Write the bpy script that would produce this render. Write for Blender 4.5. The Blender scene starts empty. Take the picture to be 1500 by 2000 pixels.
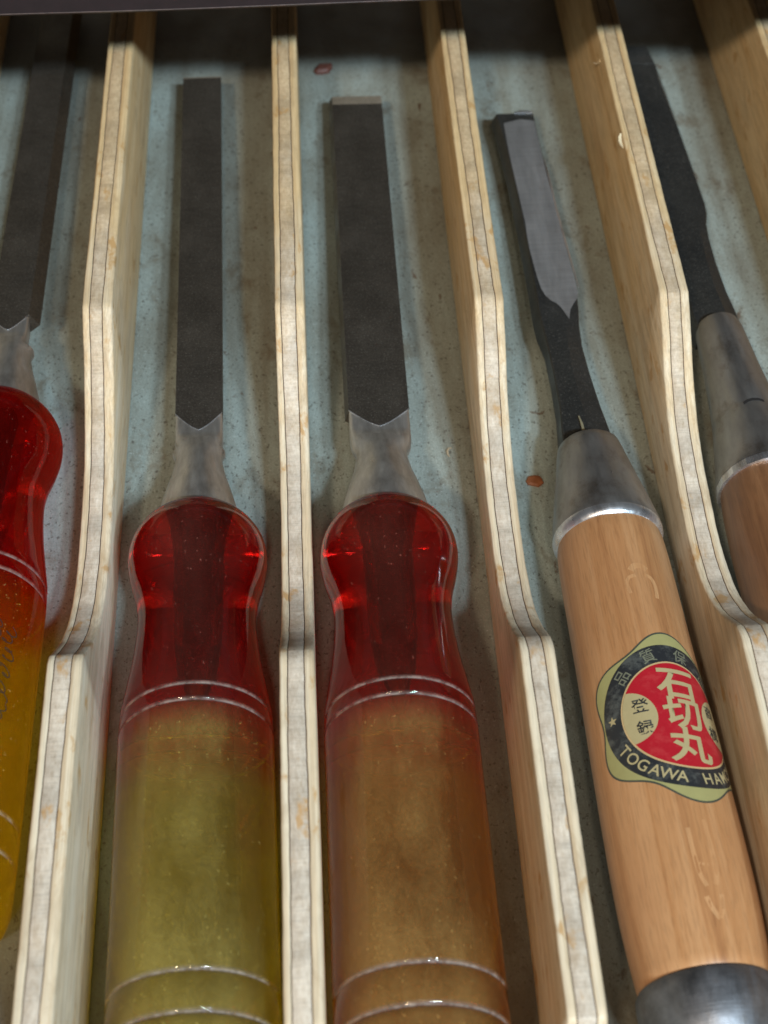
import bpy, bmesh, math, random
from mathutils import Vector, Matrix
random.seed(7)
MM = 0.001
sc = bpy.context.scene
col = sc.collection

# ------------------------------------------------------------------ camera
cam_d = bpy.data.cameras.new("camera"); cam = bpy.data.objects.new("camera", cam_d); col.objects.link(cam)
f, VPx, VPy, H = 3000.0, 495.0 - 750.0, -2770.0 - 1000.0, 0.258
Yc = Vector((VPx, VPy, f)).normalized()
k = -(Yc.x - 0.035 * Yc.y) / Yc.z
Xc = Vector((1.0, -0.035, k)).normalized()
Zc = Xc.cross(Yc)
cam.matrix_world = Matrix(((Xc.x, -Xc.y, -Xc.z, 0), (Yc.x, -Yc.y, -Yc.z, 0), (Zc.x, -Zc.y, -Zc.z, H), (0, 0, 0, 1)))
cam_d.sensor_fit = 'VERTICAL'; cam_d.sensor_height = 36.0; cam_d.lens = 54.0
cam_d.clip_start = 0.01; cam_d.clip_end = 20
cam_d.dof.use_dof = True; cam_d.dof.focus_distance = 0.300; cam_d.dof.aperture_fstop = 24
sc.camera = cam
sc.render.resolution_x = 768; sc.render.resolution_y = 1024
sc.view_settings.view_transform = 'Standard'; sc.view_settings.look = 'None'
sc.view_settings.exposure = 0.0; sc.view_settings.gamma = 1.0
sc.cycles.use_denoising = True
sc.cycles.max_bounces = 14; sc.cycles.transmission_bounces = 12
sc.cycles.sample_clamp_indirect = 8.0
sc.cycles.blur_glossy = 0.6

# ------------------------------------------------------------------ ambient and lamps
w = bpy.data.worlds.new("World"); sc.world = w; w.use_nodes = True
w.node_tree.nodes["Background"].inputs[0].default_value = (1.0, 0.82, 0.62, 1)
w.node_tree.nodes["Background"].inputs[1].default_value = 0.025

def lamp(name, loc, aim, sx, sy, power, colr):
    d = bpy.data.lights.new(name, 'AREA'); d.shape = 'RECTANGLE'; d.size = sx; d.size_y = sy
    d.energy = power*.86; d.color = colr
    o = bpy.data.objects.new(name, d); col.objects.link(o); o.location = loc
    o.rotation_euler = (Vector(aim) - Vector(loc)).to_track_quat('-Z', 'Y').to_euler()
    return o
AIM = (0.02, 0.22, 0.0)
lamp("workshop_lamp", (0.25, -0.58, 0.87), AIM, 0.08, 0.05, 10.0, (0.70, 0.88, 1.0))
lamp("workshop_lamp", (0.38, -0.57, 0.85), AIM, 0.08, 0.05, 10.5, (0.66, 0.87, 1.0))
lamp("workshop_lamp", (-0.02, -0.95, 1.25), AIM, 0.10, 0.07, 5.0, (1.0, 0.82, 0.60))
lamp("workshop_lamp", (-0.42, -0.93, 1.23), AIM, 0.12, 0.08, 13.0, (1.0, 0.80, 0.57))

# ------------------------------------------------------------------ helpers
def link(name, me, m=None, parent=None):
    o = bpy.data.objects.new(name, me); col.objects.link(o)
    if m is not None:
        for x in (m if isinstance(m, (list, tuple)) else [m]): me.materials.append(x)
    if parent is not None: o.parent = parent
    return o
def from_bm(name, bm, m=None, parent=None, smooth=True, sharp=40):
    bmesh.ops.recalc_face_normals(bm, faces=bm.faces)
    for v in bm.verts: v.co *= MM
    me = bpy.data.meshes.new(name)
    for fc in bm.faces: fc.smooth = smooth
    if smooth:
        a = math.radians(sharp)
        for e in bm.edges:
            if len(e.link_faces) == 2 and e.calc_face_angle(0) > a: e.smooth = False
    bm.to_mesh(me); bm.free()
    return link(name, me, m, parent)
def empty(name, loc, rot, label, cat, group=None):
    o = bpy.data.objects.new(name, None); col.objects.link(o); o.empty_display_size = 0.01
    o.location = Vector(loc) * MM; o.rotation_euler = rot
    o['label'] = label; o['category'] = cat
    if group: o['group'] = group
    return o
def lathe(bm, prof, n=72, cap=True):
    """profile [(y, r)] revolved about the y axis"""
    rings = []
    for y, r in prof:
        if r <= 1e-6: rings.append([bm.verts.new((0, y, 0))]); continue
        rings.append([bm.verts.new((r*math.cos(2*math.pi*i/n), y, r*math.sin(2*math.pi*i/n))) for i in range(n)])
    for a, b in zip(rings, rings[1:]):
        for i in range(n):
            j = (i+1) % n
            if len(a) == 1 and len(b) == 1: continue
            if len(a) == 1: bm.faces.new((a[0], b[i], b[j]))
            elif len(b) == 1: bm.faces.new((a[i], b[0], a[j]))
            else: bm.faces.new((a[i], b[i], b[j], a[j]))
    if cap:
        for r in (rings[0], rings[-1]):
            if len(r) > 1: bm.faces.new(r)
def loft(bm, secs):
    """closed rings of equal count -> skin with end caps"""
    rs = [[bm.verts.new(p) for p in s] for s in secs]
    n = len(rs[0])
    for a, b in zip(rs, rs[1:]):
        for i in range(n):
            j = (i+1) % n
            bm.faces.new((a[i], b[i], b[j], a[j]))
    bm.faces.new(rs[0]); bm.faces.new(rs[-1])
def spline(pts, step):
    """Catmull-Rom through (a, b) points"""
    out = []
    P = [pts[0]] + list(pts) + [pts[-1]]
    for i in range(1, len(P)-2):
        p0, p1, p2, p3 = P[i-1:i+3]
        n = max(1, int(math.hypot(p2[0]-p1[0], p2[1]-p1[1]) / step))
        for q in range(n):
            t = q/n
            out.append(tuple(0.5*((2*p1[c]) + (-p0[c]+p2[c])*t + (2*p0[c]-5*p1[c]+4*p2[c]-p3[c])*t*t + (-p0[c]+3*p1[c]-3*p2[c]+p3[c])*t**3) for c in range(2)))
    out.append(tuple(pts[-1]))
    return out

# ------------------------------------------------------------------ materials
class M:
    def __init__(s, name):
        s.m = bpy.data.materials.new(name); s.m.use_nodes = True
        s.t = s.m.node_tree; s.n = s.t.nodes; s.b = s.n["Principled BSDF"]
        tc = s.n.new('ShaderNodeTexCoord'); s.co = tc.outputs['Object']
    def L(s, a, b): s.t.links.new(a, b)
    def set(s, **k):
        for a, v in k.items():
            i = s.b.inputs[a.replace('_', ' ')]
            if hasattr(v, 'is_output'): s.L(v, i)
            else: i.default_value = (*v, 1) if isinstance(v, tuple) and len(v) == 3 else v
    def map(s, scale, loc=(0, 0, 0), rot=(0, 0, 0)):
        q = s.n.new('ShaderNodeMapping'); s.L(s.co, q.inputs[0])
        q.inputs['Scale'].default_value = scale; q.inputs['Location'].default_value = loc; q.inputs['Rotation'].default_value = rot
        return q.outputs[0]
    def noise(s, scale, detail=4, rough=.55, loc=(0, 0, 0), dist=0.0):
        """scale in cycles per metre, xyz"""
        q = s.n.new('ShaderNodeTexNoise'); s.L(s.map(scale, loc), q.inputs['Vector'])
        q.inputs['Scale'].default_value = 1; q.inputs['Detail'].default_value = detail; q.inputs['Roughness'].default_value = rough
        q.inputs['Distortion'].default_value = dist
        return q.outputs['Fac']
    def ramp(s, fac, stops, interp='LINEAR'):
        q = s.n.new('ShaderNodeValToRGB'); s.L(fac, q.inputs[0]); e = q.color_ramp.elements; q.color_ramp.interpolation = interp
        while len(e) > 1: e.remove(e[-1])
        for i, (p, c) in enumerate(stops):
            x = e[0] if i == 0 else e.new(p)
            x.position = p; x.color = (c, c, c, 1) if not isinstance(c, tuple) else (*c, 1)
        return q.outputs[0]
    def mix(s, fac, a, b, mode='MIX'):
        q = s.n.new('ShaderNodeMix'); q.data_type = 'RGBA'; q.blend_type = mode
        for v, i in ((fac, q.inputs[0]), (a, q.inputs[6]), (b, q.inputs[7])):
            if hasattr(v, 'is_output'): s.L(v, i)
            else: i.default_value = (*v, 1) if isinstance(v, tuple) else v
        return q.outputs[2]
    def math(s, op, a, b=0.0, c=None, clamp=False):
        q = s.n.new('ShaderNodeMath'); q.operation = op; q.use_clamp = clamp
        for v, i in ((a, q.inputs[0]), (b, q.inputs[1])) + (((c, q.inputs[2]),) if c is not None else ()):
            if hasattr(v, 'is_output'): s.L(v, i)
            else: i.default_value = v
        return q.outputs[0]
    def axis(s, a):
        q = s.n.new('ShaderNodeSeparateXYZ'); s.L(s.co, q.inputs[0]); return q.outputs[a]
    def bump(s, h, strength=.3, dist=.0002):
        q = s.n.new('ShaderNodeBump'); q.inputs['Strength'].default_value = strength; q.inputs['Distance'].default_value = dist
        s.L(h, q.inputs['Height']); s.L(q.outputs[0], s.b.inputs['Normal']); return q.outputs[0]

def mat_floor():
    m = M('painted_steel')
    base = m.ramp(m.noise((28, 16, 28), 5, .6), [(.30, (.25, .265, .235)), (.50, (.30, .335, .31)), (.72, (.34, .40, .385))])
    grime = m.ramp(m.noise((75, 26, 75), 7, .66, (3, 1, 0), .2), [(.44, 0.0), (.80, 0.75)])
    c = m.mix(grime, base, (.135, .110, .075))
    streak = m.ramp(m.noise((160, 9, 100), 5, .6, (9, 0, 0)), [(.50, 0.0), (.72, .55)])
    c = m.mix(streak, c, (.16, .14, .10))
    rust = m.ramp(m.noise((190, 120, 190), 6, .6, (1, 7, 0), .6), [(.655, 0.0), (.70, .8)])
    c = m.mix(rust, c, (.11, .062, .035))
    fg = m.ramp(m.noise((2600, 2000, 2600), 4, .8, (6, 6, 6)), [(.3, .70), (.7, 1.16)])
    c = m.mix(1.0, c, fg, 'MULTIPLY')
    blob = m.ramp(m.noise((85, 60, 85), 8, .74, (11, 4, 0), .3), [(.55, 0.0), (.66, .65)])
    c = m.mix(blob, c, (.13, .10, .065))
    spk = m.ramp(m.noise((1500, 1100, 1500), 2, .5), [(.625, 0.0), (.68, .7)])
    c = m.mix(spk, c, (.07, .06, .05))
    spk2 = m.ramp(m.noise((1900, 1500, 1900), 2, .5, (5, 5, 5)), [(.66, 0.0), (.70, .5)])
    c = m.mix(spk2, c, (.42, .46, .44))
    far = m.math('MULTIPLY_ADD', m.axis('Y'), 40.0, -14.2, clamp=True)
    c = m.mix(m.math('MULTIPLY', far, .9), c, (.085, .065, .042))  # rail shadow deepened in the floor colour at the far end
    near = m.math('MULTIPLY_ADD', m.axis('Y'), -9.0, 1.75, clamp=True)      # darker brown towards the handle end
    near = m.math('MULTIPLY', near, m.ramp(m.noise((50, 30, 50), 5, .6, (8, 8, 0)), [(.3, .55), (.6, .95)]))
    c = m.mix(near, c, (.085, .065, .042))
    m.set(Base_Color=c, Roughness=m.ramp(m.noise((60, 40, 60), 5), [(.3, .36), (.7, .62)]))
    m.bump(m.noise((900, 600, 900), 4, .6), .35, .00025)
    return m.m
def mat_ply(kind, seed):
    m = M('plywood_' + kind)
    s = seed*3.7
    y = m.axis('Y')
    if kind == 'face':
        g = m.noise((900, 14, 260), 6, .6, (s, s, 0), .3)
        c = m.ramp(g, [(.28, (.60, .44, .28)), (.46, (.70, .555, .385)), (.62, (.77, .65, .49)), (.8, (.64, .49, .34))])
        fine = m.ramp(m.noise((3200, 90, 1200), 4, .7, (s, 0, 0)), [(.36, .80), (.56, 1.0)])
        c = m.mix(1.0, c, fine, 'MULTIPLY')
    else:
        g = m.noise((1400, 520, 1400), 6, .75, (s, s, 0))
        c = m.ramp(g, [(.24, (.42, .31, .22)), (.40, (.60, .49, .385)), (.58, (.72, .61, .50)), (.76, (.82, .73, .62))])
        fib = m.ramp(m.noise((260, 3200, 260), 3, .6, (s, 5, 0), .2), [(.36, .87), (.50, 1.0)])
        c = m.mix(1.0, c, fib, 'MULTIPLY')
        big = m.ramp(m.noise((60, 120, 60), 4, .6, (s, 2, 0)), [(.36, .72), (.62, 1.0)])
        c = m.mix(1.0, c, big, 'MULTIPLY')
    # amber tint, strongest on the far half of the board, fading irregularly towards the scoop
    pos = m.math('MULTIPLY_ADD', y, 9.0, -1.75, clamp=True)
    pat = m.ramp(m.math('ADD', pos, m.math('MULTIPLY', m.math('SUBTRACT', m.noise((120, 45, 120), 5, .6, (s, 4, 0)), .5), 1.3)), [(.15, 0.0), (.75, 1.0)])
    c = m.mix(m.math('MULTIPLY', pat, .7), c, m.mix(1.0, c, (.98, .80, .50), 'MULTIPLY'))
    st = m.ramp(m.noise((230, 110, 230), 4, .6, (s, 11, 0), .3), [(.60, 0.0), (.68, .75)])
    c = m.mix(st, c, (.50, .27, .09))
    # handling grime
    gr = m.ramp(m.noise((170, 60, 170), 6, .7, (s, 8, 2), .5), [(.53, 0.0), (.70, .5)])
    c = m.mix(gr, c, (.36, .24, .13))
    m.set(Base_Color=c, Roughness=.52, Specular_IOR_Level=.4)
    m.bump(m.noise((1500, 120, 900) if kind == 'face' else (1500, 900, 1500), 4, .6, (s, 0, 0)), .45, .00022)
    return m.m
def simple(name, colr, rough=.5, metal=0.0, var=.25, scale=400, bump=.15):
    m = M(name)
    n = m.noise((scale,)*3, 5, .6)
    c = m.mix(m.ramp(n, [(.3, 1.0), (.7, 0.0)]), colr, tuple(x*(1-var) for x in colr))
    m.set(Base_Color=c, Roughness=rough, Metallic=metal)
    if bump: m.bump(m.noise((scale*3,)*3, 3), bump, .0001)
    return m.m
def mat_blade(name, a, b, speck=.5, metal=.75, rough=.42):
    m = M(name)
    c = m.ramp(m.noise((70, 30, 70), 6, .65), [(.3, a), (.7, b)])
    c = m.mix(m.ramp(m.noise((220, 700, 220), 5, .7, (2, 0, 0)), [(.45, 0.0), (.8, .35)]), c, tuple(x*.45 for x in a))
    sp = m.ramp(m.noise((2600, 2600, 2600), 2, .6, (4, 4, 4)), [(.60, 0.0), (.68, speck)])
    c = m.mix(m.math('MULTIPLY', sp, 1.0), m.mix(1.0, c, m.ramp(m.noise((1900, 1900, 1900), 4, .8, (9, 4, 4)), [(.3, .62), (.7, 1.3)]), 'MULTIPLY'), (.36, .34, .31))
    m.set(Base_Color=c, Metallic=metal, Roughness=m.ramp(m.noise((140, 90, 140), 5, .6), [(.3, rough-.1), (.7, rough+.15)]))
    m.bump(m.noise((1300, 1300, 1300), 4, .7), .3, .00012)
    return m.m
def mat_steel(name, a, b, rough=.32, streak=(900, 30, 900), metal=.9, stain=.7):
    m = M(name)
    c = m.ramp(m.noise(streak, 5, .6), [(.3, a), (.7, b)])
    blot = m.ramp(m.noise((160, 110, 160), 6, .7, (3, 0, 0)), [(.52, 0.0), (.72, stain)])
    c = m.mix(blot, c, (.16, .12, .09))
    m.set(Base_Color=c, Metallic=metal, Roughness=m.ramp(m.noise((350, 60, 350), 5, .6), [(.3, rough-.08), (.7, rough+.2)]))
    m.bump(m.math('ADD', m.noise((1200, 200, 1200), 4, .6), m.math('MULTIPLY', m.noise((120, 3600, 120), 3, .7), .8)), .4, .0001)
    return m.m
def mat_plastic(name, body, haze, red=(.70, .010, .008), hazec=(.42, .30, .22), thru=(1, .8, .05), clear=.5, glow=.04):
    """cellulose-acetate handle: red collar running into an amber body, scuffs and painted ceiling sheen outside"""
    m = M(name)
    y = m.axis('Y')
    wob = m.math('MULTIPLY', m.math('SUBTRACT', m.noise((90, 90, 90), 3), .5), .002)
    yy = m.math('ADD', y, wob)
    f1 = m.math('MULTIPLY_ADD', yy, 1/.007, -.0625/.007, clamp=True)        # 0 in the body, 1 in the collar
    c = m.mix(f1, body, red)
    m.set(Base_Color=c, Roughness=m.ramp(m.noise((180, 70, 180), 6, .7), [(.40, .01), (.75, .08)]), IOR=1.47, Transmission_Weight=1.0)
    scr = m.noise((900, 260, 900), 5, .7, (1, 2, 3))
    nb = m.bump(scr, .12, .00010)
    d = m.n.new('ShaderNodeBsdfDiffuse'); m.L(nb, d.inputs['Normal'])
    m.L(m.mix(f1, m.mix(.55, body, hazec), m.mix(.42, (.42, .015, .012), hazec)), d.inputs['Color'])
    tr = m.n.new('ShaderNodeBsdfTranslucent'); m.L(c, tr.inputs['Color'])
    ms0 = m.n.new('ShaderNodeMixShader'); ms0.inputs[0].default_value = glow
    m.L(m.b.outputs[0], ms0.inputs[1]); m.L(tr.outputs[0], ms0.inputs[2])
    tp = m.n.new('ShaderNodeBsdfTransparent'); m.L(m.mix(f1, thru, (.95, .06, .03)), tp.inputs['Color'])
    ms1 = m.n.new('ShaderNodeMixShader'); m.L(m.math('MULTIPLY_ADD', f1, -.12, clear), ms1.inputs[0])
    m.L(ms0.outputs[0], ms1.inputs[1]); m.L(tp.outputs[0], ms1.inputs[2]); ms0 = ms1
    # dust in the turned grooves, scuffs and painted ceiling sheen on the rest
    h = m.ramp(m.noise((65, 26, 65), 6, .58, (4, 0, 0), 0), [(.36, haze*.35), (.60, min(1, haze*1.35))])
    h = m.math('MULTIPLY', h, m.ramp(m.noise((2200, 1400, 2200), 3, .6, (3, 1, 0)), [(.3, .75), (.7, 1.15)]))
    h = m.math('MULTIPLY', h, m.math('MULTIPLY_ADD', f1, -.72, 1.0))
    h = m.math('MULTIPLY', h, m.math('MULTIPLY_ADD', m.axis('Z'), 1/.007, -.0055/.007, clamp=True))   # grey ceiling sheen painted onto the scuffed side that faces up
    h = m.math('ADD', h, m.ramp(m.noise((1500, 1100, 1500), 3, .6, (7, 0, 0)), [(.66, 0.0), (.72, .35)]), clamp=True)
    for g in (.0127, .0194, .0688, .0722):
        q = m.math('SUBTRACT', 1.0, m.math('DIVIDE', m.math('ABSOLUTE', m.math('SUBTRACT', y, g)), .00055), clamp=True)
        up = m.math('MULTIPLY_ADD', m.axis('Z'), 200.0, .3, clamp=True)
        q = m.math('MULTIPLY', q, m.math('MULTIPLY', up, m.ramp(m.noise((420, 420, 420), 4, .7, (g*900, 0, 0)), [(.35, .15), (.62, .75)])))
        h = m.math('MAXIMUM', h, q)
    gv = None
    for g in (.0127, .0194, .0688, .0722):
        q = m.math('SUBTRACT', 1.0, m.math('DIVIDE', m.math('ABSOLUTE', m.math('SUBTRACT', y, g)), .0007), clamp=True)
        gv = q if gv is None else m.math('MAXIMUM', gv, q)
    m.L(m.mix(gv, d.inputs['Color'].links[0].from_socket, (.46, .39, .35)), d.inputs['Color'])
    ms = m.n.new('ShaderNodeMixShader'); m.L(h, ms.inputs[0]); m.L(ms0.outputs[0], ms.inputs[1]); m.L(d.outputs[0], ms.inputs[2])
    out = [n for n in m.n if n.type == 'OUTPUT_MATERIAL'][0]
    m.L(ms.outputs[0], out.inputs[0])
    return m.m
def mat_handlewood(name, a, b, dark, seed=0):
    m = M(name)
    g = m.noise((420, 9, 420), 7, .62, (seed, seed, 0), .5)
    c = m.ramp(g, [(.30, dark), (.45, a), (.62, b), (.78, a)])
    blot = m.ramp(m.noise((60, 26, 60), 4, .6, (seed+3, 1, 0)), [(.42, 0.0), (.7, .45)])
    c = m.mix(blot, c, dark)
    pore = m.ramp(m.noise((3200, 260, 3200), 2, .5, (seed, 0, 0)), [(.36, .86), (.50, 1.0)])
    c = m.mix(1.0, c, pore, 'MULTIPLY')
    m.set(Base_Color=c, Roughness=m.ramp(m.noise((120, 40, 120), 5, .6), [(.3, .33), (.7, .5)]), Coat_Weight=.25, Coat_Roughness=.3)
    m.bump(m.noise((1500, 90, 1500), 4, .6), .25, .00015)
    return m.m

MF = mat_floor()
BLADE = mat_blade('patinated_steel', (.085, .072, .060), (.13, .114, .098), .45)
BLADE_SIDE = mat_blade('blade_edge_steel', (.07, .06, .048), (.11, .095, .078), .3)
TIP = mat_blade('tip_steel', (.30, .25, .19), (.42, .36, .29), .3, .5, .5)
NECK = mat_steel('bolster_steel', (.44, .42, .40), (.60, .58, .56), .33, (900, 140, 900), .85, .35)
FORGED = mat_blade('forged_black_steel', (.018, .019, .020), (.040, .039, .037), .16, .3, .40)
POLISH = mat_steel('ground_steel', (.33, .33, .345), (.43, .43, .45), .40, (90, 1900, 90), .75, .2)
FERRULE = mat_steel('ferrule_steel', (.30, .29, .285), (.42, .41, .41), .34, (300, 90, 300))
BRIGHT = mat_steel('bright_steel', (.62, .63, .68), (.80, .81, .86), .24)
HOOP = mat_steel('hoop_steel', (.13, .13, .14), (.25, .25, .27), .46, (320, 320, 320))

# ------------------------------------------------------------------ the drawer bottom
bm = bmesh.new()
NX, NY = 60, 80
g = [[bm.verts.new((-150 + 340*i/NX, -20 + 450*j/NY, 0.25*math.sin(i*.31+j*.07)*math.sin(j*.21) - .3)) for j in range(NY+1)] for i in range(NX+1)]
for i in range(NX):
    for j in range(NY): bm.faces.new((g[i][j], g[i+1][j], g[i+1][j+1], g[i][j+1]))
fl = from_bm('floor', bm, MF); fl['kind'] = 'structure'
bm = bmesh.new(); bmesh.ops.create_cube(bm, size=1.0)
for v in bm.verts: v.co = Vector((20 + v.co.x*340, 431 + v.co.y*2, 24 + v.co.z*50))
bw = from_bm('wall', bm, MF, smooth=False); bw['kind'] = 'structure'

# ------------------------------------------------------------------ cabinet rail above the far end
RAIL = simple('dark_lacquered_wood', (.020, .010, .012), .75, 0, .35, 250)
rail = empty('cabinet_rail', (0, 293.6, 65.5), (0, 0, .022), 'dark purplish brown rail running across the top above the far ends of the dividers', 'rail')
bm = bmesh.new()
sec = [(0, .8), (.8, 0), (30, 0), (30, 22), (.8, 22), (0, 21.2)]
loft(bm, [[(x, y + .25*math.sin(x*.05), z) for y, z in sec] for x in [-180 + 10*i for i in range(39)]])
from_bm('board', bm, RAIL, rail)
bm = bmesh.new()
loft(bm, [[(x, y + .25*math.sin(x*.05), z) for y, z in ((-.12, .75), (.72, -.10), (.95, .05), (.1, .95))] for x in [-180 + 10*i for i in range(39)]])
from_bm('edge_highlight', bm, simple('edge_highlight_lacquer', (.10, .06, .055), .5, 0, .7, 600), rail)  # paler strip paints the highlight along the rail's lower edge

# ------------------------------------------------------------------ plywood dividers
SCOOP = [(236.5, 32), (228.5, 26.6), (222, 22.0), (214, 17.8), (205, 15.0), (195, 13.7), (187, 13.3), (180, 13.6), (173, 14.9), (166, 17.8), (159.5, 22.2), (155, 26.4), (151.5, 29.8), (149.5, 31.4), (147.6, 32.0)]
def profile(dy, dh, seed):
    rnd = random.Random(seed)
    near = [(20, 14), (55, 14.5), (68, 17), (76, 22), (80.5, 29), (81.6, 31.6), (82.3, 32)]
    far = [(236.5+dy, 32)] + [(y, 32) for y in range(250, 425, 12)]
    sco = spline([(y+dy, h+dh*(1 if h < 31 else 0)) for y, h in SCOOP][::-1], 1.2)
    mid = [(y, 32) for y in range(90, 146, 8)]
    pts = near + mid + sco + far[1:]
    out = []
    for a, b in zip(pts, pts[1:]):
        n = max(1, int(math.hypot(b[0]-a[0], b[1]-a[1])/1.3))
        for i in range(n):
            t = i/n; out.append((a[0]+(b[0]-a[0])*t, a[1]+(b[1]-a[1])*t + rnd.uniform(-.05, .05)))
    out.append(pts[-1]); return out
WAVE = [0.0]
def glue_wave(x, y):
    k_ = 1.0 if x < 3 else -1.0; s_ = WAVE[0]*2.1 + (0 if x < 3 else 9)
    return .10*math.sin(y*.045+s_) + .06*math.sin(y*.13+s_*2) + .035*math.sin(y*.61+s_*3) + .02*math.sin(y*1.7+s_)
def ply(name, x0, x1, prof, m, parent, ch0=.12, ch1=.12, drop=0.0, seed=0):
    rnd = random.Random(seed); bm = bmesh.new(); secs = []
    wv = 0.0
    for y, h in prof:
        wv = wv*.8 + rnd.uniform(-.03, .03)
        h -= drop; a = ch0 + rnd.uniform(0, .04); b = ch1 + rnd.uniform(0, .05)
        o0 = 0 if ch0 > .15 else glue_wave(x0, y); o1 = 0 if ch1 > .15 else glue_wave(x1, y)
        e0 = wv if ch0 > .15 else o0; e1 = wv if ch1 > .15 else o1
        secs.append([(x0, y, 0), (x0+e0, y, h-a), (x0+a+e0, y, h), (x1-b+e1, y, h), (x1+e1, y, h-b), (x1, y, 0)])
    loft(bm, secs)
    return from_bm(name, bm, m, parent, sharp=60)
FACE = [mat_ply('face', i) for i in range(3)]; CORE = [mat_ply('core', i) for i in range(3)]
GLUE = simple('dark_glue', (.10, .060, .042), .8, 0, .5, 900)
def divider(x0, label, dy, dh, seed, plies=(1.55, 2.75, 1.65)):
    d = empty('divider', (x0, 0, 0), (0, 0, 0), label, 'divider', 'plywood dividers between the chisels')
    prof = profile(dy, dh, seed)
    WAVE[0] = seed; a = plies[0]; b = a + .17; c = b + plies[1]-.06; e = c + .17; g_ = e + plies[2]
    ply('ply', 0, a, prof, FACE[seed % 3], d, .30, .05, 0, seed)
    ply('glue_line', a, b, prof, GLUE, d, 0, 0, .16, seed+1)
    ply('ply', b, c, prof, CORE[seed % 3], d, .05, .05, .03, seed+2)
    ply('glue_line', c, e, prof, GLUE, d, 0, 0, .16, seed+3)
    ply('ply', e, g_, prof, FACE[(seed+1) % 3], d, .05, .34, 0, seed+4)
    return d
divider(-90.6, 'plywood divider at the far left corner, left of the leftmost red and yellow chisel', 0, 0, 1)
divider(-48.6, 'plywood divider between the leftmost yellow handled chisel and the olive handled chisel', 1.0, -.5, 2, (1.3, 2.7, 1.95))
divider(-8.2, 'upright plywood divider seen edge on between the two red collared chisels', 0, 0, 3, (1.3, 2.85, 1.75))
divider(34.0, 'plywood divider between the amber handled chisel and the wooden handled chisel with the round label', 0, .3, 4, (1.5, 2.7, 1.7))
div4 = divider(73.6, 'plywood divider with torn splinters beside the black chisel in the upper right', .5, .6, 5, (1.5, 2.75, 1.75))
divider(114.2, 'plywood divider cut off by the upper right corner of the frame', 0, 0, 6)
SPL = simple('torn_wood_fibre', (.80, .66, .44), .6, 0, .2, 900)
def curl(name, pts, wd, th, m, parent=None):
    """thin bent shaving along 3-D points"""
    bm = bmesh.new(); secs = []
    n = len(pts)
    for i, p in enumerate(pts):
        p = Vector(p); t = Vector(pts[min(i+1, n-1)]) - Vector(pts[max(i-1, 0)]); t.normalize()
        s = t.cross(Vector((.2, .1, 1))).normalized(); u = s.cross(t).normalized()
        k_ = wd * math.sin(math.pi*(i+.6)/(n+.2))
        secs.append([tuple(p + s*k_/2 + u*th/2), tuple(p - s*k_/2 + u*th/2), tuple(p - s*k_/2 - u*th/2), tuple(p + s*k_/2 - u*th/2)])
    loft(bm, secs)
    return from_bm(name, bm, m, parent)
curl('splinter', [(-1.4, 325.5, 27.0), (-.9, 324.2, 27.6), (-.2, 323.8, 28.3), (.5, 324.6, 29.2), (.6, 326.6, 30.4), (.3, 328.4, 31.3)], .8, .12, SPL, div4)
curl('splinter', [(-.2, 290.9, 31.7), (-.5, 289.9, 31.4), (-.55, 288.8, 31.1), (-.35, 287.6, 31.0), (-.05, 286.6, 31.0)], .9, .3, SPL, div4)

# ------------------------------------------------------------------ red-collared plastic chisels
def handle_profile():
    p = [(0, 0), (0, 8.5), (.5, 10.6), (1.6, 12.3), (3.2, 13.3), (5.4, 13.85), (9, 14.0), (11, 14.0)]
    for c in (12.7, 19.4):
        p += [(c-.5, 14.0), (c-.4, 13.9), (c-.15, 13.68), (c+.15, 13.68), (c+.4, 13.9), (c+.5, 14.0)]
    p = [q for i, q in enumerate(p) if i == 0 or q[0] >= p[i-1][0]]
    p += [(30, 14.0), (45, 14.0), (60, 14.0)]
    for c in (68.8, 72.2):
        p += [(c-.5, 14.0 if c < 70 else 13.9), (c-.4, 13.85), (c-.15, 13.62), (c+.15, 13.6), (c+.4, 13.8), (c+.5, 13.95 if c < 70 else 13.82)]
    p += spline([(74.2, 13.75), (79, 13.0), (85, 12.1), (91, 11.5), (96, 11.35), (100.5, 11.9), (105, 13.0), (109.6, 13.72), (113.6, 13.3), (117, 11.7), (119.4, 9.6), (120.6, 7.4), (120.9, 5.0)], .9)
    return p + [(120.9, 0)]
def superring(y, hx, zt, zb, n_exp, n=40, cx=0.0):
    out = []; zc = (zt+zb)/2; hz = (zt-zb)/2
    for i in range(n):
        a = 2*math.pi*i/n; c, s = math.cos(a), math.sin(a)
        out.append((cx + hx*math.copysign(abs(c)**(2/n_exp), c), y, zc + hz*math.copysign(abs(s)**(2/n_exp), s)))
    return out
HPROF = handle_profile()
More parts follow.
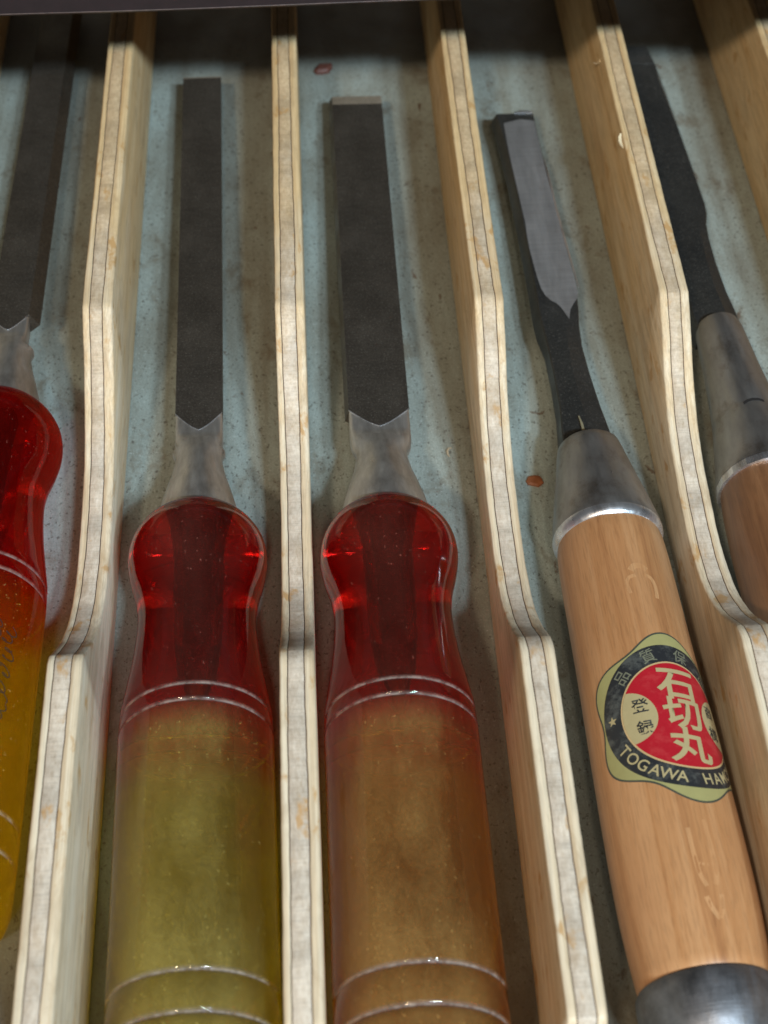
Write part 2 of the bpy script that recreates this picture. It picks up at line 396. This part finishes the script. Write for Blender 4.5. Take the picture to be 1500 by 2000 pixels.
def plastic_chisel(label, loc, slope, dx, plastic, tl, tr, bl, br, tip_y, flare, nsc, chamfer=2.2):
    ang = math.atan(slope)
    e = empty('chisel', loc, (-ang, 0, math.atan(-dx)), label, 'chisel', 'chisels lying between the dividers')
    bm = bmesh.new(); lathe(bm, HPROF, 96)
    h = from_bm('handle', bm, plastic, e, sharp=50)
    bm = bmesh.new()   # tang cast into the plastic
    loft(bm, [superring(y, r, r*.9, -r*.9, 4, 16) for y, r in ((74, .8), (77, 2.0), (88, 2.6), (100, 2.7), (112, 3.0), (124, 4.0))])
    from_bm('tang', bm, BLADE_SIDE, e)
    W = (tl+tr)/2; cx = (tr-tl)/2
    bm = bmesh.new()
    S = [(119.2, 8.6*nsc, 8.4*nsc, -8.4*nsc, 2, 0), (124.4, 7.7*nsc, 7.4*nsc, -7.4*nsc, 2, 0), (129, 6.6*nsc, 6.4*nsc, -6.3*nsc, 2, 0),
         (132.5, 5.7*nsc, 5.3*nsc, -5.4*nsc, 2, .05), (136.5, 5.0*nsc, 4.5, -4.6, 2.1, .15), (138.4, 4.95*nsc, 3.9, -4.2, 2.3, .3), (139.6, 5.5*nsc, 3.5, -4.0, 2.5, .4),
         (140.6, W*.97 if flare else W*.93, 3.0, -3.6, 3.2, .6), (142, W*1.0, 2.6, -3.2, 4, .8), (143.4, W, 1.75, -2.9, 5, 1), (145, W, 1.50, -2.7, 8, 1), (150, W-.02, 1.46, -2.4, 10, 1), (158, W-.25, 1.2, -2.2, 12, 1)]
    loft(bm, [superring(y, hx, zt, zb, n_, 56, cx*q) for y, hx, zt, zb, n_, q in S])
    from_bm('bolster', bm, NECK, e, sharp=60)
    # blade: flat face up, its end meeting the bolster in a shallow curved notch
    bm = bmesh.new(); N = 14; zt, T = 1.55, 3.3
    side = 150.3; apex = 145.4
    front = [(-tl + (tl+tr)*i/N) for i in range(N+1)]
    def ny(x): 
        u = abs((x-cx)/W); return apex + (side-apex)*(u*u*(1.5-.5*u)*.55 + u*.45)
    ys = [None, 165, 185, 205, 225, 245, tip_y-chamfer, tip_y]
    top = []; bot = []
    for j, y in enumerate(ys):
        dz = -.2*chamfer if j == len(ys)-1 else 0
        rt = []; rb = []
        for i, x in enumerate(front):
            yy = ny(x) if y is None else y
            rt.append(bm.verts.new((x, yy, zt+dz)))
            fr = i/N; xb = -bl + (bl+br)*fr
            tt = T*(1 - .22*max(0, (yy-150)/(tip_y-150)))
            rb.append(bm.verts.new((xb, yy, zt-tt)))
        top.append(rt); bot.append(rb)
    for j in range(len(ys)-1):
        for i in range(N):
            bm.faces.new((top[j][i], top[j][i+1], top[j+1][i+1], top[j+1][i]))
            bm.faces.new((bot[j][i], bot[j+1][i], bot[j+1][i+1], bot[j][i+1]))
        bm.faces.new((top[j][0], top[j+1][0], bot[j+1][0], bot[j][0])); bm.faces.new((top[j][N], bot[j][N], bot[j+1][N], top[j+1][N]))
    for i in range(N):
        bm.faces.new((top[0][i], bot[0][i], bot[0][i+1], top[0][i+1])); bm.faces.new((top[-1][i], top[-1][i+1], bot[-1][i+1], bot[-1][i]))
    b = from_bm('blade', bm, [BLADE, BLADE_SIDE, TIP], e, smooth=False)
    for p in b.data.polygons:
        if abs(p.normal.x) > .5: p.material_index = 1
        elif p.center.y > (tip_y-chamfer)*MM: p.material_index = 2
    # bright burr where the ground face ends
    bm = bmesh.new()
    rows = [[(x, ny(x)-.10, zt-.25), (x, ny(x)-.10, zt+.03), (x, ny(x)+.06, zt+.03), (x, ny(x)+.06, zt-.25)] for x in front]
    loft(bm, rows); from_bm('notch_edge', bm, BRIGHT, b)
    return e, h

OLIVE = mat_plastic('olive_amber_plastic', (.70, .53, .008), .24, hazec=(.30, .255, .19), thru=(.95, .80, .06), clear=.26)
AMBER = mat_plastic('orange_amber_plastic', (.68, .33, .010), .26, hazec=(.29, .225, .155), thru=(.98, .55, .06), clear=.26)
YELLOW = mat_plastic('clear_yellow_plastic', (.98, .68, .008), .03, thru=(1, .84, .02), clear=.5, glow=.30)
TIL = .040
c1, h1 = plastic_chisel('red and bright yellow handled chisel at the left edge of the frame', (-67.5, 104.5, 13.75+111*TIL), TIL, 0, YELLOW, 5.4, 3.2, 5.4, 5.2, 292, True, 1.0)
c2, h2 = plastic_chisel('red and olive yellow handled chisel with the narrower dark blade, between two dividers', (-22.6, 72.8, 13.75+111*TIL), TIL, -.0185, OLIVE, 5.0, 5.0, 5.0, 5.0, 276.5, False, 1.0, .7)
c3, h3 = plastic_chisel('red and orange amber handled chisel with the widest dark blade', (13.1, 72.2, 13.75+111*TIL), TIL, .0005, AMBER, 6.5, 6.5, 7.3, 6.3, 267.8, True, 1.1, 5.0)

# scribbled black print on the leftmost handle, wrapped on its surface
def wrap(bm, R, cu=0.0, prof=None):
    """flat (u, v, layer) -> on a cylinder about y; u = arc length from the top"""
    for v in bm.verts:
        u, y, l = v.co; r = (prof(y) if prof else R) + l
        a = (u+cu)/R
        v.co = Vector((r*math.sin(a), y, r*math.cos(a)))
def ribbon(bm, pts, wd, lay=.05, mi=0):
    n = len(pts); prev = None
    for i, p in enumerate(pts):
        a = Vector(pts[max(i-1, 0)]); b = Vector(pts[min(i+1, n-1)]); t = (b-a).normalized() if (b-a).length else Vector((1, 0))
        s = Vector((-t.y, t.x)) * wd/2
        q = (bm.verts.new((p[0]+s.x, p[1]+s.y, lay)), bm.verts.new((p[0]-s.x, p[1]-s.y, lay)))
        if prev:
            fc = bm.faces.new((prev[0], prev[1], q[1], q[0])); fc.material_index = mi
        prev = q
INK = simple('black_ink', (.03, .026, .02), .5, 0, .2, 500, 0)
bm = bmesh.new(); rnd = random.Random(5)
for line in range(2):
    x = 0
    pts = []
    for i in range(150):
        t = i*.28
        pts.append((8.6 + line*3.0 + 1.0*math.sin(t*1.7)+.5*math.sin(t*.6+line), 57 - line*1.0 - i*.17*(1 if line == 0 else .8) + .7*math.cos(t*1.7+.6)))
    for s0 in range(0, 150, 30): ribbon(bm, pts[s0:s0+rnd.randint(20, 29)], .22)
wrap(bm, 14.0)
from_bm('printed_marking', bm, INK, h1)

# ------------------------------------------------------------------ Japanese socket chisels
WOOD4 = mat_handlewood('pale_oak_handle', (.43, .205, .085), (.49, .255, .118), (.32, .14, .056), 0)
WOOD5 = mat_handlewood('brown_oak_handle', (.22, .098, .042), (.28, .135, .062), (.12, .05, .023), 6)
def gable(y, xl, xr, zt, zb, ridge_x, ridge, bl=0, br=0, c=.5):
    return [(xl-bl, y, zb), (xl-bl*.5, y, (zt+zb)/2), (xl, y, zt-c), (xl+c*.8, y, zt), (ridge_x, y, zt+ridge), (xr-c*.8, y, zt), (xr, y, zt-c), (xr+br*.5, y, (zt+zb)/2), (xr+br, y, zb)]
# -- the one with the round label; local frame: x across, y along from the butt, z up
SL4 = .017; DX4 = -.0240; B4 = 78.5
e4 = empty('chisel', (60.65, B4, 12.6), (-math.atan(SL4), 0, math.atan(-DX4)), 'wooden handled chisel with a round red and black paper label and steel cone ferrule', 'chisel', 'chisels lying between the dividers')
WP = [(14.0, 11.1), (19.5, 11.55), (27, 11.95), (35, 12.05), (47, 11.95), (60, 11.7), (76, 11.35), (92, 11.15), (101, 11.0), (106, 10.75), (108.2, 10.35)]
def wood_r(y):
    for a, b in zip(WP, WP[1:]):
        if a[0] <= y <= b[0]: return a[1] + (b[1]-a[1])*(y-a[0])/(b[0]-a[0])
    return WP[-1][1]
bm = bmesh.new(); lathe(bm, [(10, 10.4), (13.5, 10.6)] + spline(WP, 2.5) + [(112, 10.1)], 96)
hd4 = from_bm('handle', bm, WOOD4, e4)
bm = bmesh.new()
lathe(bm, [(a_-1.1, b_) for a_, b_ in spline([(0, 0), (.3, 3.5), (1.2, 6.2), (3.2, 8.8), (6.2, 10.7), (9.5, 11.65), (12.6, 11.9)], .8) + [(14.3, 11.75), (14.9, 11.45), (14.9, 10.4)]], 96, cap=False)
from_bm('hoop', bm, HOOP, e4)
bm = bmesh.new()
lathe(bm, [(107.6, 10.2), (107.9, 10.95)] + [(109.5, 11.25), (110.5, 11.15), (114, 10.55), (120, 9.35), (126, 8.15), (131.5, 7.15), (133.2, 6.75), (133.9, 6.1), (134.1, 5.2), (134.1, 0)], 96, cap=False)
from_bm('ferrule', bm, FERRULE, e4)
bm = bmesh.new(); lathe(bm, [(107.2, 10.45), (107.5, 10.9), (108.4, 11.22), (109.3, 11.30), (109.5, 11.24)], 96, cap=False)
from_bm('ferrule_lip', bm, BRIGHT, e4)
bm = bmesh.new()
G = [(131, -5.4, 5.6, 1.6, -4.6, .4, 1.3), (137.5, -5.2, 5.2, 1.4, -4.2, .2, 1.3), (145.5, -4.5, 4.4, 1.2, -3.8, .0, 1.3), (155, -4.3, 3.8, 1.0, -3.5, -.1, 1.1), (164, -4.35, 3.5, .9, -3.3, .1, .9),
     (171, -4.6, 3.9, .8, -3.1, .5, .6), (176, -4.7, 4.6, .75, -3.0, .8, .3), (181, -4.5, 5.0, .7, -3.0, .5, 0), (195, -4.3, 5.0, .7, -2.9, 0, 0), (210, -4.2, 4.9, .65, -2.9, 0, 0), (225, -4.2, 4.7, .6, -2.9, 0, 0), (240, -4.6, 4.5, .5, -2.8, 0, 0), (251.6, -5.3, 4.6, .4, -2.7, 0, 0)]
loft(bm, [gable(y, xl, xr, zt, zb, rx, rd, 1.15 if y > 168 else .3, .25, .35) for y, xl, xr, zt, zb, rx, rd in G])
bl4 = from_bm('blade', bm, FORGED, e4, sharp=15)
# polished ground face, laid proud of the black scale
face = [(984,232),(986,262),(988,285),(996,320),(1004,355),(1014,395),(1025,432),(1024,455),(1027,478),(1036,513),(1043,540),(1050,565),(1057,577),(1065,586),(1083,597),(1088,604),(1092,614),(1098,617),(1104,622),(1107,612),(1109,602),(1116,590),(1125,579),(1128,568),(1120,541),(1104,488),(1090,432),(1081,397),(1071,352),(1062,313),(1050,262),(1046,240),(1036,231),(1010,234)]
def unproject(px, py, h):
    d = Vector((Xc.dot((px-750, py-1000, f)), Yc.dot((px-750, py-1000, f)), Zc.dot((px-750, py-1000, f))))
    t = (h - H)/d.z
    return Vector((0, 0, H)) + d*t
FACE4 = [(49.9, 321.9)]
def to_local(X, Y):
    return (X - (60.65 + DX4*(Y-B4)), Y - B4)
out4 = [(51.0,326.0),(51.0,318.0),(51.2,310),(51.5,302),(51.8,294),(52.15,286),(52.0,280.5),(52.1,276),(52.4,270.5),(52.75,266.0),(53.2,262.2),(53.9,259.8),(54.9,258.1),(56.0,257.0),(56.7,255.8),(57.3,254.2),(57.8,252.6),(58.3,251.0),(58.7,252.8),(59.1,254.6),(60.0,256.4),(61.0,258.0),(61.6,260.0),(61.45,265.0),(60.9,274),(60.45,284),(60.1,293.5),(59.7,302),(59.4,311),(59.15,319.8),(59.0,326.5),(55.5,327.4)]
def zface(y): 
    for a, b in zip(G, G[1:]):
        if a[0] <= y <= b[0]: return a[3] + max(a[6]*(b[0]-y)/(b[0]-a[0]) + b[6]*(y-a[0])/(b[0]-a[0]), 0) + (b[3]-a[3])*(y-a[0])/(b[0]-a[0])
    return .4
bm = bmesh.new()
lo = [to_local(*p) for p in out4]
tv = [bm.verts.new((x, y, zface(y)+.06)) for x, y in lo]; bv = [bm.verts.new((x, y, -1.0)) for x, y in lo]
bm.faces.new(tv); bm.faces.new(bv[::-1])
for i in range(len(lo)):
    j = (i+1) % len(lo); bm.faces.new((tv[i], tv[j], bv[j], bv[i]))
bmesh.ops.triangulate(bm, faces=[fc for fc in bm.faces if len(fc.verts) > 4])
from_bm('ground_face', bm, POLISH, bl4, smooth=False)
curl('bright_edge', [(*to_local(X_, Y_), .68) for X_, Y_ in ((59.75, 310), (60.1, 300), (60.35, 290), (60.95, 279), (61.5, 270), (62.0, 262))], .5, .25, BRIGHT, bl4)
curl('bright_edge', [(*to_local(X_, Y_), .5) for X_, Y_ in ((54.2, 330.2), (56, 330.5), (57.6, 330.5), (59.0, 330.0))], 1.0, .3, BRIGHT, bl4)
curl('glue_smear', [(-.8, 134.3, 3.0), (-.9, 136.0, 2.9), (-.9, 138.6, 2.7), (-1.2, 141.0, 2.6)], .6, .2, simple('dried_glue', (.22, .19, .12), .5, 0, .3, 600), e4)

# -- the paper label wrapped round the handle
LCY = 138.6 - B4; LR = 11.85; LCU = math.radians(18)*LR
def fan(bm, pts, lay, mi):
    vs = [bm.verts.new((x, y, lay)) for x, y in pts]; fc = bm.faces.new(vs); fc.material_index = mi
def circ(r, n=96, cx=0, cy=0): return [(cx + r*math.cos(2*math.pi*i/n), cy + r*math.sin(2*math.pi*i/n)) for i in range(n)]
def scallop(off):
    o = []
    for i in range(180):
        a = 2*math.pi*i/180
        o.append(((16.4+off + 1.15*math.cos(6*(a-math.radians(90)))) * math.cos(a), (16.4+off + 1.15*math.cos(6*(a-math.radians(90)))) * math.sin(a)))
    return o
def glyph(bm, s, size, cx, cy, rot, lay, mi, bold=0.0, sx=1.0):
    cu = bpy.data.curves.new('t', 'FONT'); cu.body = s; cu.size = size; cu.align_x = 'CENTER'; cu.align_y = 'CENTER'; cu.offset = bold; cu.resolution_u = 4
    o = bpy.data.objects.new('t', cu); col.objects.link(o)
    dg = bpy.context.evaluated_depsgraph_get(); me = bpy.data.meshes.new_from_object(o.evaluated_get(dg))
    xs = [v.co.x for v in me.vertices]; yy = [v.co.y for v in me.vertices]
    if xs:
        mx, my = (min(xs)+max(xs))/2, (min(yy)+max(yy))/2
        c, sn = math.cos(rot), math.sin(rot)
        vm = []
        for v in me.vertices:
            x, y = (v.co.x-mx)*sx, v.co.y-my
            vm.append(bm.verts.new((cx + x*c - y*sn, cy + x*sn + y*c, lay)))
        for p in me.polygons:
            try: fc = bm.faces.new([vm[i] for i in p.vertices]); fc.material_index = mi
            except ValueError: pass
    bpy.data.objects.remove(o); bpy.data.curves.remove(cu); bpy.data.meshes.remove(me)
bm = bmesh.new()
fan(bm, scallop(.38), .05, 0)            # dark outline
fan(bm, scallop(0), .08, 1)              # gold paper
fan(bm, circ(15.0), .11, 2)              # black ring
fan(bm, circ(11.25), .14, 3)             # gold hairline
fan(bm, circ(10.9), .17, 4)              # red disc
for sgn in (-1, 1):                      # side ovals cut by the edge of the red disc
    q = []
    for x, y in circ(5.3, 80, sgn*9.9, 0):
        rr = math.hypot(x, y)
        if rr > 10.9: x, y = x*10.9/rr, y*10.9/rr
        q.append((x, y))
    fan(bm, q, .20, 5)
for ch, y, s_ in (('石', 6.3, 7.4), ('切', 0.1, 7.2), ('丸', -6.4, 7.4)): glyph(bm, ch, s_, .25, y, -.04, .23, 5, .17, 1.1)
for ch, x, y in (('登', -7.4, 2.2), ('録', -7.2, -2.4), ('商', 7.4, 2.2), ('標', 7.2, -2.4)): glyph(bm, ch, 3.1, x, y, 0, .23, 2, .04)
for ch, a in (('品', 137), ('質', 108), ('保', 78), ('証', 48)): glyph(bm, ch, 3.1, 13.1*math.cos(math.radians(a)), 13.1*math.sin(math.radians(a)), math.radians(a-90), .14, 6, .02)
for i, ch in enumerate('TOGAWA HAMONO'):
    if ch != ' ':
        a = math.radians(-154 + i*10.4); glyph(bm, ch, 3.0, 13.1*math.cos(a), 13.1*math.sin(a), a+math.pi/2, .14, 5, .03)
st = []
for sgn in (176, 4):
    cx_, cy_ = 13.1*math.cos(math.radians(sgn)), 13.1*math.sin(math.radians(sgn))
    fan(bm, [(cx_ + (1.0 if i % 2 == 0 else .42)*math.sin(math.pi*i/5), cy_ + (1.0 if i % 2 == 0 else .42)*math.cos(math.pi*i/5)) for i in range(10)], .14, 5)
for q in range(-22, 23):
    bmesh.ops.bisect_plane(bm, geom=bm.verts[:]+bm.edges[:]+bm.faces[:], plane_co=(q*.8+.37, 0, 0), plane_no=(1, 0, 0))
bmesh.ops.triangulate(bm, faces=bm.faces[:])
for v in bm.verts: v.co.y += LCY
wrap(bm, LR, LCU, prof=wood_r)
def paper(name, c, r=.42, wear=.0, wc=(.30, .31, .27)):
    m = M(name); k_ = m.mix(m.ramp(m.noise((500,)*3, 5, .7), [(.3, 0.0), (.7, .35)]), c, tuple(x*.75 for x in c))
    if wear: k_ = m.mix(m.ramp(m.noise((260, 300, 260), 6, .75, (2, 3, 0)), [(.50, 0.0), (.62, wear)]), k_, wc)
    m.set(Base_Color=k_, Roughness=r, Specular_IOR_Level=.4); m.bump(m.noise((900,)*3, 3), .15, .0001); return m.m
from_flat = from_bm('paper_label', bm, [paper('label_outline', (.06, .065, .05)), paper('label_gold', (.34, .31, .13)), paper('label_black', (.022, .023, .026), .45, .8, (.085, .088, .082)), paper('label_hairline', (.52, .36, .18)),
                     paper('label_red', (.40, .012, .022), .42, .35, (.50, .06, .06)), paper('label_beige', (.42, .34, .18)), paper('label_faint', (.17, .17, .12))], e4, smooth=True, sharp=179)

# stamped marks above and below the label, gloss highlights painted as paler ribbons
PALE = mat_handlewood('pale_stamp_highlight', (.48, .24, .105), (.53, .285, .135), (.38, .175, .072), 2)
def uv_at(u, Y): return (u, Y-B4)
for pts, wd in (([(-1.6, 171), (-.8, 172), (.6, 172.2), (1.8, 171.2)], .8), ([(-2.6, 165.6), (-2.9, 168), (-2.2, 169.4), (-.8, 169.8)], .45), ([(.9, 170), (2.4, 169.4), (3.0, 167.4), (2.8, 164.6)], .5),
                ([(1.0, 117.5), (1.2, 113), (1.3, 108.5), (.6, 105.6)], .55), ([(-2.0, 116), (-1.9, 111), (-1.6, 107.5), (-.9, 105.4)], .45), ([(-1.4, 109.5), (0, 109.1), (1.0, 109.4)], .3), ([(-1.4, 103.6), (-.7, 101.4), (.2, 99.8)], .5), ([(1.2, 104), (1.0, 101.8), (.3, 99.9)], .55)):
    bm = bmesh.new(); ribbon(bm, [uv_at(a+1.8, b) for a, b in spline(pts, .5)], wd*1.7, .03)
    wrap(bm, LR, 0, prof=wood_r); from_bm('stamp_highlight', bm, PALE, hd4)

# -- the black chisel cut by the right edge
SL5 = .022; DX5 = -.029
e5 = empty('chisel', (96.9, 87, 13.2), (-math.atan(SL5), 0, math.atan(-DX5)), 'black bladed chisel with cracked steel socket and dark brown wooden handle at the right edge', 'chisel', 'chisels lying between the dividers')
bm = bmesh.new(); lathe(bm, [(0, 9.5), (3, 11.2), (20, 12.0), (50, 12.1), (80, 11.8), (98, 11.3), (107, 10.75), (111, 10.3), (114, 10.0)], 96)
from_bm('handle', bm, WOOD5, e5)
bm = bmesh.new()
lathe(bm, [(113.6, 9.9), (113.6, 10.75), (114.2, 10.75), (118, 9.95), (124, 8.9), (130.4, 7.85), (130.8, 7.72), (131.2, 7.76), (138, 7.0), (146, 6.25), (154, 5.75), (159, 5.4), (161, 4.9), (162, 3.5), (162, 0)], 96, cap=False)
s5 = from_bm('socket', bm, FERRULE, e5)
bm = bmesh.new(); lathe(bm, [(111.6, 10.2), (111.7, 10.95), (113.5, 10.85), (113.7, 10.0)], 20, cap=False)
from_bm('ferrule_lip', bm, BRIGHT, e5, smooth=False)
bm = bmesh.new()
G5 = [(158, -5.0, 4.9, 1.6, -3.6, 1.9, 1.7), (164, -5.4, 4.9, 1.6, -3.3, 1.7, 1.5), (172, -5.2, 4.3, 1.5, -3.1, 1.2, 1.4), (182, -5.0, 4.1, 1.5, -3.0, 1.5, 1.1), (191, -4.9, 4.4, 1.5, -2.9, 2.3, .6), (196, -4.9, 4.9, 1.5, -2.8, 2.6, .4), (200, -4.8, 5.9, 1.5, -2.8, 3.6, .15), (204, -4.7, 6.2, 1.5, -2.8, 2.6, 0), (225, -4.6, 6.1, 1.4, -2.7, 0, 0), (250, -4.5, 5.8, 1.3, -2.6, 0, 0), (263.5, -4.4, 5.6, 1.2, -2.5, 0, 0)]
loft(bm, [gable(y, xl, xr, zt, zb, rx, rd, .3, .5, .4) for y, xl, xr, zt, zb, rx, rd in G5] + [gable(274.5, -4.3, 5.4, -.6, -2.4, 0, 0, .3, .5, .2)])
b5 = from_bm('blade', bm, FORGED, e5, sharp=15)
bm = bmesh.new()
q = [(-4.0, 264.0, 1.16), (5.0, 263.2, 1.3), (5.0, 274.2, -.5), (-4.0, 274.2, -.5)]
loft(bm, [[(x, y, z+.05) for x, y, z in q], [(x, y, z-.4) for x, y, z in q]])
from_bm('bevel', bm, mat_blade('worn_bevel_steel', (.05, .053, .055), (.12, .12, .12), .5), b5, smooth=False)
curl('bright_edge', [(5.2, 260, 1.25), (5.1, 256, 1.3), (5.4, 250, 1.35), (5.5, 244, 1.35), (5.6, 238, 1.4)], .5, .15, simple('chipped_scale', (.20, .19, .17), .5, .5, .5, 500), b5)
bm = bmesh.new()
loft(bm, [[(x, y+dy_, z+dz_) for dy_, dz_ in ((-.38, .10), (.38, .05), (0, -.5))] for x, y, z in ((-2.6, 130.0, 7.50), (-1.7, 130.5, 7.70), (-.6, 130.8, 7.78), (.7, 130.7, 7.80), (1.8, 130.2, 7.68))])
from_bm('crack', bm, simple('dark_crack', (.012, .01, .01), .8, 0, .2, 500, 0), s5)

# ------------------------------------------------------------------ small debris on the drawer bottom
def flake(name, x, y, a, b, th, rot, m, label, cat, seed):
    rnd = random.Random(seed); bm = bmesh.new(); n = 9
    pts = [(math.cos(2*math.pi*i/n)*a*rnd.uniform(.7, 1.1), math.sin(2*math.pi*i/n)*b*rnd.uniform(.7, 1.1)) for i in range(n)]
    loft(bm, [[(px, py, 0) for px, py in pts], [(px*.96, py*.96, th*.6) for px, py in pts], [(px*.6, py*.6, th) for px, py in pts]])
    o = from_bm(name, bm, m, smooth=False); o.location = (x*MM, y*MM, .05*MM); o.rotation_euler = (.08, -.1, rot)
    o['label'] = label; o['category'] = cat; return o
flake('paint_chip', 4.8, 363.0, 3.0, 2.0, 1.3, .6, simple('rust_red_chip', (.13, .042, .028), .6, 0, .4, 700), 'dark rust red chip on the floor above the tip of the wide dark blade', 'chip', 2)
flake('paint_chip', 46.9, 212.2, 2.1, 1.7, .5, .2, simple('orange_chip', (.24, .075, .025), .6, 0, .3, 700), 'small orange brown chip on the floor left of the steel cone ferrule', 'chip', 4)
flake('grit', -32.4, 214.8, .6, .55, .5, 0, simple('black_grit', (.01, .01, .01), .6, 0, .3, 700), 'tiny black crumb on the floor left of the olive chisel neck', 'crumb', 6)
wsh = curl('wood_shaving', [(.5, 1.5, .2), (-.2, 1.2, .35), (-.55, .4, .45), (-.55, -.4, .4), (-.2, -1.1, .2)], .45, .1, simple('dusty_shaving', (.52, .44, .32), .6, 0, .2, 900))
wsh.location = (29.0*MM, 221*MM, 0); wsh['label'] = 'tiny curled pale wood shaving on the floor right of the amber chisel neck'; wsh['category'] = 'wood shaving'
